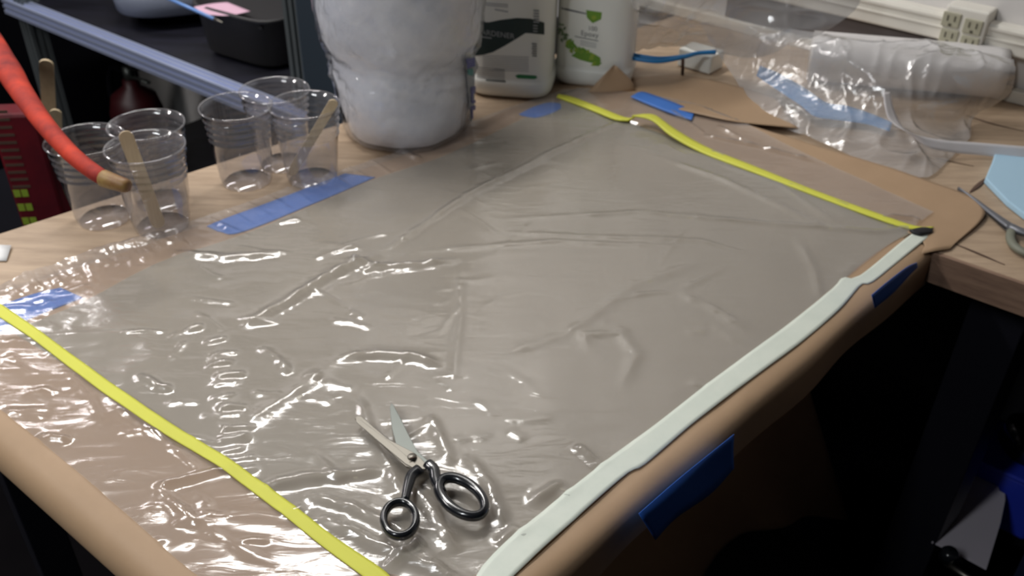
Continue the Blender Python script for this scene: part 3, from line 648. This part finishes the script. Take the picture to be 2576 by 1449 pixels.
# raycast printing on curved surfaces
def bvh_of(os_):
    vs, fs = [], []
    dg = bpy.context.evaluated_depsgraph_get(); dg.update()
    for o in os_:
        me = o.data; mw = o.matrix_world; k = len(vs); vs += [mw @ v.co for v in me.vertices]; fs += [tuple(i+k for i in p.vertices) for p in me.polygons]
    return BVHTree.FromPolygons(vs, fs)
def cast(bv, x, y, off=.0006):
    d = ray(x, y); h_, n_, _, _ = bv.ray_cast(Vector(CAM), Vector(d))
    if h_ is None: return None
    if n_.dot(Vector(d)) > 0: n_ = -n_
    return np.array(h_ + n_*off)
def decal(name, bv, poly, m, par, step=6, off=.0006):
    """print a polygon given in photo pixels onto a surface."""
    bm = bmesh.new(); vs = [bm.verts.new((x, y, 0)) for x, y in poly]; bm.faces.new(vs)
    xs = [p[0] for p in poly]; ys = [p[1] for p in poly]
    for axis, lo, hi in ((0, min(xs), max(xs)), (1, min(ys), max(ys))):
        v_ = lo+step
        while v_ < hi:
            no = (1, 0, 0) if axis == 0 else (0, 1, 0); co = (v_, 0, 0) if axis == 0 else (0, v_, 0)
            bmesh.ops.bisect_plane(bm, geom=bm.verts[:]+bm.edges[:]+bm.faces[:], plane_co=co, plane_no=no); v_ += step
    return decal_bm(name, bm, bv, m, par, off)
def decal_bm(name, bm, bv, m, par, off=.0006):
    bad = []
    for v in bm.verts:
        p = cast(bv, v.co.x, v.co.y, off)
        if p is None: bad.append(v)
        else: v.co = Vector(p)
    bmesh.ops.delete(bm, geom=bad, context='VERTS')
    me = bpy.data.meshes.new(name); bm.to_mesh(me); bm.free(); me.materials.append(m); o = bpy.data.objects.new(name, me); link(o, par)
    if par: o.matrix_parent_inverse = (Matrix.Translation(par.location) @ Matrix.Rotation(par.rotation_euler.z, 4, 'Z')).inverted()
    return o
def textbm(s, x, y, size, slope, xs=1.0, vertical=False, flip=1):
    cu = bpy.data.curves.new('lettering', 'FONT'); cu.body = s; cu.size = size; o = bpy.data.objects.new('lettering', cu); COL.objects.link(o)
    dg = bpy.context.evaluated_depsgraph_get(); me = bpy.data.meshes.new_from_object(o.evaluated_get(dg)); bpy.data.objects.remove(o)
    bm = bmesh.new(); bm.from_mesh(me); bmesh.ops.triangulate(bm, faces=bm.faces[:])
    for v in bm.verts:
        u, w = v.co.x*xs, v.co.y
        if vertical: u, w = -w, u
        v.co = Vector((x+u, y-w+u*slope, 0))
    return bm
scene.view_layers[0].update()
bv = bvh_of([o for o in rr.children])
decal('label_edge', bv, [(1167, 145), (1192, 142), (1198, 230), (1196, 300), (1180, 305), (1176, 230)], m_inkl, rr, off=.002)
m_ind = mat('printed_indigo', srgb(96, 98, 150), .5); m_teal = mat('printed_teal', srgb(90, 150, 150), .5)
decal('label_print', bv, [(1168, 148), (1190, 146), (1192, 168), (1172, 170)], m_ind, rr, off=.003)
decal('label_print', bv, [(1172, 172), (1186, 172), (1187, 190), (1174, 188)], m_teal, rr, off=.003)
decal('label_print', bv, [(1180, 218), (1194, 216), (1195, 258), (1182, 260)], m_ind, rr, off=.003)
decal('label_print', bv, [(1180, 266), (1192, 264), (1190, 296), (1182, 298)], m_ind, rr, off=.003)
# ------------------------------------------------------------------ jugs
def jug(x, y, R_, rz, lab):
    p = P(x, y); j = empty('plastic_jug', p, rz, label=lab, category='jug')
    prof = [(.001, .002), (R_*.90, .002), (R_*.965, .006), (R_, .016), (R_, .028), (R_*.985, .031), (R_*.955, .034), (R_*.95, .04), (R_*.95, .19), (R_*.97, .2), (R_*.95, .22), (R_*.75, .255), (R_*.4, .275), (R_*.28, .285), (R_*.28, .30), (.001, .30)]
    bo = lathe('jug_body', prof, m_hdpe, j, p, 96, 4.2, rz=rz)
    lathe('cap', [(.001, .325), (R_*.30, .325), (R_*.32, .32), (R_*.32, .295), (R_*.28, .295)], m_hdpe, j, p, 32)
    hd = np.array([math.cos(rz+math.pi/2), math.sin(rz+math.pi/2), 0])
    sweep('handle', cat([p+hd*R_*.3+dz*.285, p+hd*R_*.75+dz*.29, p+hd*R_*.9+dz*.25, p+hd*R_*.92+dz*.22], 16), .011, m_hdpe, j)
    return j, bo
j1, b1 = jug(1292, 210, .074, math.radians(-8), 'white plastic jug with dark green wave label')
j2, b2 = jug(1496, 186, .072, math.radians(-12), 'white plastic jug with green leaf label and shield mark')
scene.view_layers[0].update()
bv = bvh_of([b1])
decal('label_wave', bv, [(1196, 54), (1230, 56), (1260, 50), (1300, 45), (1335, 47), (1369, 57), (1369, 87), (1340, 84), (1322, 83), (1300, 97), (1270, 115), (1240, 131), (1215, 138), (1190, 140), (1180, 139), (1180, 54)], m_lab, j1)
decal_bm('lettering', textbm('HARDENER', 1197, 84, 19, .14), bv, m_inkl, j1, .0012)
decal('print_line', bv, [(1200, 89), (1237, 94), (1237, 97), (1200, 92)], m_inkl, j1, 10, .0012)
for y_ in (5, 10): decal('print_line', bv, [(1205, y_), (1278, y_+6), (1278, y_+8), (1205, y_+2)], m_inkl, j1, 12)
decal('print_line', bv, [(1245, 22), (1278, 28), (1278, 31), (1245, 25)], m_inkl, j1, 12)
for k in range(9): decal('print_line', bv, [(1215, 139+k*4.5), (1330, 143+k*4.5), (1330, 144.2+k*4.5), (1215, 140.2+k*4.5)], m_inkl, j1, 20)
for k in range(6): decal('print_line', bv, [(1200, 168+k*5), (1270, 175+k*5), (1270, 176.6+k*5), (1200, 169.6+k*5)], m_ink, j1, 16)
decal('print_bar', bv, [(1222, 200), (1272, 204), (1272, 207), (1224, 203)], m_lab, j1, 16)
decal('logo_bar', bv, [(1296, 190), (1305, 187), (1348, 190), (1352, 195), (1345, 199), (1302, 197)], m_green, j1, 10)
for k in range(5): decal('side_lettering', bv, [(1342+k % 2, 24+k*7), (1356, 25+k*7), (1356, 29+k*7), (1342, 28+k*7)], m_inkl, j1, 10, .0012)
for k in range(3): decal('side_lettering', bv, [(1341, 62+k*7), (1352, 63+k*7), (1352, 66+k*7), (1341, 65+k*7)], m_inkl, j1, 10, .0012)
for k in range(6): decal('side_lettering', bv, [(1338+k % 2*2, 108+k*6), (1350, 109+k*6), (1350, 112+k*6), (1338, 111+k*6)], m_ink, j1, 10, .0012)
bv = bvh_of([b2])
decal('shield_mark', bv, [(1475, 25), (1514, 31), (1512, 48), (1502, 53), (1491, 58), (1480, 48), (1476, 42)], m_leaf, j2)
decal('shield_letter', bv, [(1488, 40), (1497, 38), (1501, 44), (1496, 50), (1489, 48)], m_leaf2, j2, off=.0012)
decal('print_line', bv, [(1412, 18), (1430, 22), (1475, 33), (1475, 36), (1430, 27), (1414, 23)], m_ink, j2, 12)
decal_bm('lettering', textbm('100', 1479, 76, 16, .1), bv, m_ink, j2)
decal_bm('lettering', textbm('Epoxy', 1461, 88, 18, .16), bv, m_ink, j2)
decal('print_line', bv, [(1446, 90), (1505, 102), (1505, 104), (1446, 92)], m_ink, j2, 14)
for k in range(3): decal('print_line', bv, [(1460, 101+k*5), (1500, 109+k*5), (1500, 110.5+k*5), (1460, 102.5+k*5)], m_inkl, j2, 14)
decal('leaf_cluster', bv, [(1430, 100), (1442, 106), (1455, 121), (1468, 120), (1486, 133), (1498, 137), (1512, 152), (1506, 160), (1484, 157), (1458, 150), (1437, 140), (1452, 130)], m_leaf, j2, off=.0004)
lr = random.Random(3)
path = cat([(1414, 60, 0), (1418, 90, 0), (1432, 108, 0), (1455, 130, 0), (1480, 142, 0), (1505, 153, 0)], 26)
for k, q in enumerate(path):
    for s in range(2):
        x, y = q[0]+lr.uniform(-9, 9), q[1]+lr.uniform(-8, 8); a = lr.uniform(0, 3.1); l = 5+k*.22; w = l*.55
        decal('leaf_print', bv, [(x-l*math.cos(a), y-l*math.sin(a)), (x+w*math.sin(a), y-w*math.cos(a)), (x+l*math.cos(a), y+l*math.sin(a)), (x-w*math.sin(a), y+w*math.cos(a))],
              (m_leaf if lr.random() < .6 else m_leaf2) if k > 7 else mat('printed_sage', srgb(120, 142, 110), .5) if (k == 0 and s == 0) else bpy.data.materials['printed_sage'], j2, 20, .0009+.0001*((k*2+s) % 7))
# ------------------------------------------------------------------ wall raceway, sockets
rw = empty('power_raceway', wallp(-.1, 1.0, .02), label='cream metal power raceway with sockets along the white wall', category='raceway')
def wbox(name, s0, s1, z0, z1, o0, o1, m, par, bv_=.002, **k):
    c = (wallp((s0+s1)/2, (z0+z1)/2, (o0+o1)/2)); return box(name, c, (s1-s0, o1-o0, z1-z0), m, par, E2, bv_, **k)
def sz_(x, y, off=0):
    p = PV(x, y, WP-n2*off, n2); return float(np.dot(p-WP, e2)), float(p[2])
s_l, z_a = sz_(2130, 45, .03); s_r = sz_(2576, 100, .03)[0]+.6
zb = sz_(2350, 98, .03)[1]; zt = sz_(2350, 28, .03)[1]
wbox('channel', s_l-.75, s_r, zb, zt, 0, .03, m_race, rw, .004)
wbox('cover_lip', s_l-.75, s_r, zb+.022, zb+.026, .03, .033, m_race, rw, .001); wbox('cover_lip', s_l-.75, s_r, zt-.01, zt-.004, .03, .034, m_race, rw, .001)
s0, _ = sz_(2378, 30, .045); s1, _ = sz_(2484, 60, .045); zq = sz_(2400, 14, .045)[1]
wbox('socket_box', s0, s1, zb-.055, zq, 0, .045, m_race, rw, .004)
for x, y in ((2393, 50), (2447, 68), (2386, 92), (2437, 110)):
    s_, z_ = sz_(x, y, .046); c = empty_s = None
    so = wbox('socket', s_-.0155, s_+.0155, z_-.013, z_+.013, .044, .048, m_sock, rw, .002)
    for ds in (-.006, .006):
        p = wallp(s_+ds, z_+.003, .0485); o = box('slot', p, (.002, .001, .009), m_slot, None, E2, 0); o.parent = so; o.matrix_parent_inverse = so.matrix_world.inverted()
        o.matrix_parent_inverse = (Matrix.Identity(4)); 
    p = wallp(s_, z_-.008, .0485); o = box('slot', p, (.005, .001, .004), m_slot, None, E2, 0); o.parent = so
wbox('wall_ledge', s_l-.75, s_r, TZ, TZ+.022, 0, .02, m_race, None, .002, label='cream ledge strip where the bench meets the white wall', category='trim')
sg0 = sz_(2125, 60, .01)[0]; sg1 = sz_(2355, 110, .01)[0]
wbox('gap_shade_strip', sg0-.25, sg1, TZ+.022, zb-.006, 0, .012, m_gap, None, .001, label='dark grey strip painted in for the shaded gap under the raceway beside the sockets', category='shade strip')  # dark strip stands in for the shade below the raceway
# ------------------------------------------------------------------ clear bag with roll, cable, strips at the right
ax0, ax1 = P(2040, 140, .946), P(2522, 182, .950); rl = empty('film_roll', ax0, label='thick white translucent roll inside the clear bag against the wall', category='roll')
sweep('roll_body', cat([ax0, (ax0+ax1)/2, ax1], 20), .044, m_rollw, rl, seg=40)
sweep('core', [ax1-unit(ax1-ax0)*.01, ax1+unit(ax1-ax0)*.004], .02, m_gap, rl, seg=24)
cb_ = lattice([
    [(1760, 55, 1.0), (1950, 72, 1.005), (2110, 92, 1.01), (2230, 105, 1.008), (2330, 100, 1.01), (2430, 125, 1.012), (2550, 150, 1.005)],
    [(1790, 110, .955), (1960, 118, .985), (2110, 135, 1.006), (2230, 140, 1.01), (2330, 155, 1.012), (2430, 170, 1.012), (2552, 190, .995)],
    [(1840, 185, .925), (1990, 190, .95), (2130, 205, .97), (2230, 230, .972), (2330, 235, .972), (2420, 245, .965), (2535, 240, .945)],
    [(1885, 250, .915), (2010, 262, .928), (2140, 292, .93), (2240, 310, .932), (2320, 318, .925), (2390, 312, .915), (2450, 300, .906)],
    [(1960, 318, .906), (2050, 352, .908), (2150, 398, .905), (2240, 425, .904), (2330, 447, .903), (2385, 405, .903), (2440, 350, .903)]], 110, 150)
Xb, Yb = cb_[..., 0], cb_[..., 1]; wob = vnoise(Xb*10, Yb*10, 9)*.03
crk = .009*ridged((Xb+wob)*18, (Yb+wob)*12, 51)**4 + .005*ridged((Xb-Yb*.6+wob)*34, (Yb+Xb*.5)*16, 52)**3
ej = np.clip(np.minimum(np.linspace(0, 1, 110)[:, None], 1-np.linspace(0, 1, 110)[:, None])*7+.25, 0, 1)*np.clip(np.linspace(0, 1, 150)[None]*6+.15, 0, 1)
cb_[..., 2] += crk*ej
cbag = empty('clear_bag', P(2000, 340), label='big crumpled clear plastic bag draped over the white roll on the bench', category='plastic bag')
sheet('bag_front', cb_, m_bag, cbag)
us = lattice([
    [(1590, -90, 1.13), (1700, -90, 1.13), (1850, -90, 1.12), (2000, -70, 1.1), (2180, -50, 1.09)],
    [(1592, 0, 1.06), (1700, 0, 1.07), (1850, 0, 1.05), (2000, 5, 1.05), (2150, 32, 1.035)],
    [(1600, 75, .99), (1700, 72, 1.0), (1820, 70, .995), (1950, 82, 1.0), (2070, 84, .998)],
    [(1602, 128, .94), (1700, 122, .94), (1800, 135, .935), (1900, 145, .945), (1990, 118, .965)]], 80, 100)
us[..., 2] += .006*ridged(us[..., 0]*30+us[..., 1]*10, us[..., 1]*14, 61)**3
us += (-n2)[None, None]*(.008*ridged(us[..., 0]*22, us[..., 2]*40, 62)**2)[..., None]
sheet('bag_back', us, m_bag2, cbag)
ribbon('blue_strip', [(1912, 165, 0.939), (1965, 187, 0.931), (2030, 225, 0.926), (2080, 258, 0.921), (2130, 266, 0.918), (2190, 285, 0.916), (2245, 308, 0.914)],
       [(1903, 190, 0.936), (1950, 222, 0.928), (2010, 262, 0.921), (2050, 292, 0.916), (2110, 302, 0.913), (2180, 312, 0.911), (2238, 330, 0.910)], m_bagblue, None, n=60, th=.0006,
       label='pale blue plastic strip showing through the clear bag', category='strip')
ribbon('white_ribbon', [(2222, 232, .985), (2226, 270, .97), (2240, 305, .955), (2290, 335, .945), (2370, 352, .93), (2450, 358, .925), (2576, 368, .925), (2660, 372, .92)],
       [(2238, 232, .98), (2250, 280, .96), (2275, 325, .94), (2330, 368, .925), (2400, 384, .912), (2480, 392, .906), (2576, 402, .906), (2660, 405, .906)], m_ribbon, None, n=70, th=.0006,
       label='white ribbon looping out of the clear bag towards the blue foam', category='ribbon')
cab_ = P(1600, 140, .935)
cbl = empty('blue_cable', cab_, label='pair of blue cables running from the leaf labelled jug into the bag', category='cable')
for k, dy in enumerate((0, 9)):
    sweep('cable', cat([P(1570, 132+dy, .945), P(1610, 141+dy, .945), (P(1660, 147+dy*.8, .945)), P(1720, 142+dy*.2, .946), P(1755, 134, .947), P(1800, 132-dy*.2, .947)], 40), .0036, m_cable, cbl)
sweep('cable_tie', [P(1718, 150, .945), P(1717, 188, .902)], .003, m_scr, cbl, rb=.002)
bxp = P(1765, 172, .905)
box('white_box', (bxp[0], bxp[1]+.02, .918), (.07, .05, .034), m_hdpe, None, E2, .003, label='small white box on the bench under the blue cables', category='box')
prism('foam_pad', [P(*q) for q in ((2474, 462), (2492, 420), (2500, 394), (2660, 380), (2700, 640), (2576, 556), (2530, 520))], TZ+.0005, TZ+.010, m_foam, None, bv=.002,
      label='pale blue foam pad lying on the bench by the grey shears', category='foam pad')
sh = empty('grey_shears', P(2540, 580), label='long dark grey shears on the bench beside the blue foam', category='shears')
sweep('blade', cat([P(2410, 474, .908), P(2450, 502, .907), P(2500, 540, .908), P(2545, 572, .909)], 20), np.linspace(.001, .0075, 20), m_shear, sh, rb=.003)
sweep('blade', cat([P(2470, 522, .903), P(2510, 555, .904), P(2545, 582, .905)], 14), np.linspace(.001, .007, 14), m_black, sh, rb=.002)
sweep('handle', cat([P(2540, 570, .909), P(2576, 585, .91), P(2640, 600, .91)], 12), .0068, m_shear, sh, rb=.005)
sweep('handle', ring := cat([P(2545, 582, .907), P(2542, 600, .907), (P(2555, 622, .907)), P(2590, 640, .907), P(2650, 650, .907)], 24), .0062, mat('grey_green_grip', srgb(120, 122, 108), .5), sh, rb=.005)
# ------------------------------------------------------------------ under the bench
us_ = empty('lower_shelf', P(2500, 1250, .30), label='black lower shelf under the wall bench', category='shelf')
q = P(2480, 1250, .30)
box('shelf_board', (q[0]+.25, q[1]+.05, .285), (1.0, .5, .02), m_blk, us_, E2, .002)
for sx in (-.45, .45): box('shelf_leg', (q[0]+.25+sx*e2[0], q[1]+.05+sx*e2[1], .137), (.04, .4, .275), m_blk, us_, E2, .002)
bx = P(2520, 1150, .42); bb_ = empty('blue_crate', (bx[0], bx[1], .296), label='bright blue plastic crate under the bench behind the torn card', category='crate')
box('crate_body', (bx[0]+.02, bx[1]+.02, .355), (.16, .12, .118), m_bbox, bb_, E2, .006)
box('crate_rim', (bx[0]+.02, bx[1]+.02, .418), (.17, .13, .010), m_bbox, bb_, E2, .003)
zc = .38
edge = [(2430, 1150), (2440, 1163), (2452, 1158), (2458, 1172), (2474, 1178), (2478, 1192), (2484, 1190), (2488, 1204), (2500, 1212), (2508, 1224), (2512, 1238), (2526, 1246), (2527, 1262)]
poly = [(2343, 1366)] + [(2416, 1198), (2425, 1160)] + edge + [(2515, 1320), (2480, 1434), (2410, 1396)]
prism('torn_card', [P(x, y, zc) for x, y in poly], zc, zc+.004, m_gcard, None, label='torn grey card with jagged edge in the shadow under the bench', category='card')
cs = P(2440, 1300, zc); box('card_stack', (cs[0]+.01, cs[1], (.296+zc)/2), (.06, .06, zc-.297), m_blk, None, E2, .002, label='black box under the torn grey card', category='box')
dk = P(2568, 1120, .43); lathe('black_case', [(.001, .05), (.03, .05), (.045, .04), (.05, 0), (.001, 0)], m_black, None, (dk[0]+.02, dk[1], .425), 32, 3, label='glossy black rounded case sitting on the blue crate', category='case')
nvp = P(2585, 1330, .45); box('navy_panel', (nvp[0]+.03, nvp[1]-.02, .3), (.10, .05, .6), m_navy, None, math.radians(50), .004, label='dark navy panel standing at the right under the bench', category='panel')
rt = empty('ratchet_tool', P(2400, 1420, .40), label='black and chrome hand tool below the torn grey card', category='tool')
lathe('tool_head', [(.001, .012), (.010, .012), (.013, .008), (.013, -.008), (.001, -.008)], m_black, rt, P(2387, 1398, .41), 28)
sweep('tool_shaft', [P(2378, 1415, .40), P(2430, 1450, .40), P(2520, 1500, .40)], .005, m_steel, rt)
dw = empty('wooden_dowel', P(2090, 990, .25), label='thin wooden dowel lying in the dark under the table', category='dowel')
sweep('dowel_rod', [P(2095, 1010, .287), P(2235, 1084, .287)], .007, m_kraftd, dw); 
box('dark_box', (*(P(2150, 1100, .30)+np.array([0, .12, 0]))[:2], .14), (.28, .24, .28), m_blk, None, math.radians(44), .01, label='black box on the floor under the worktable', category='box')
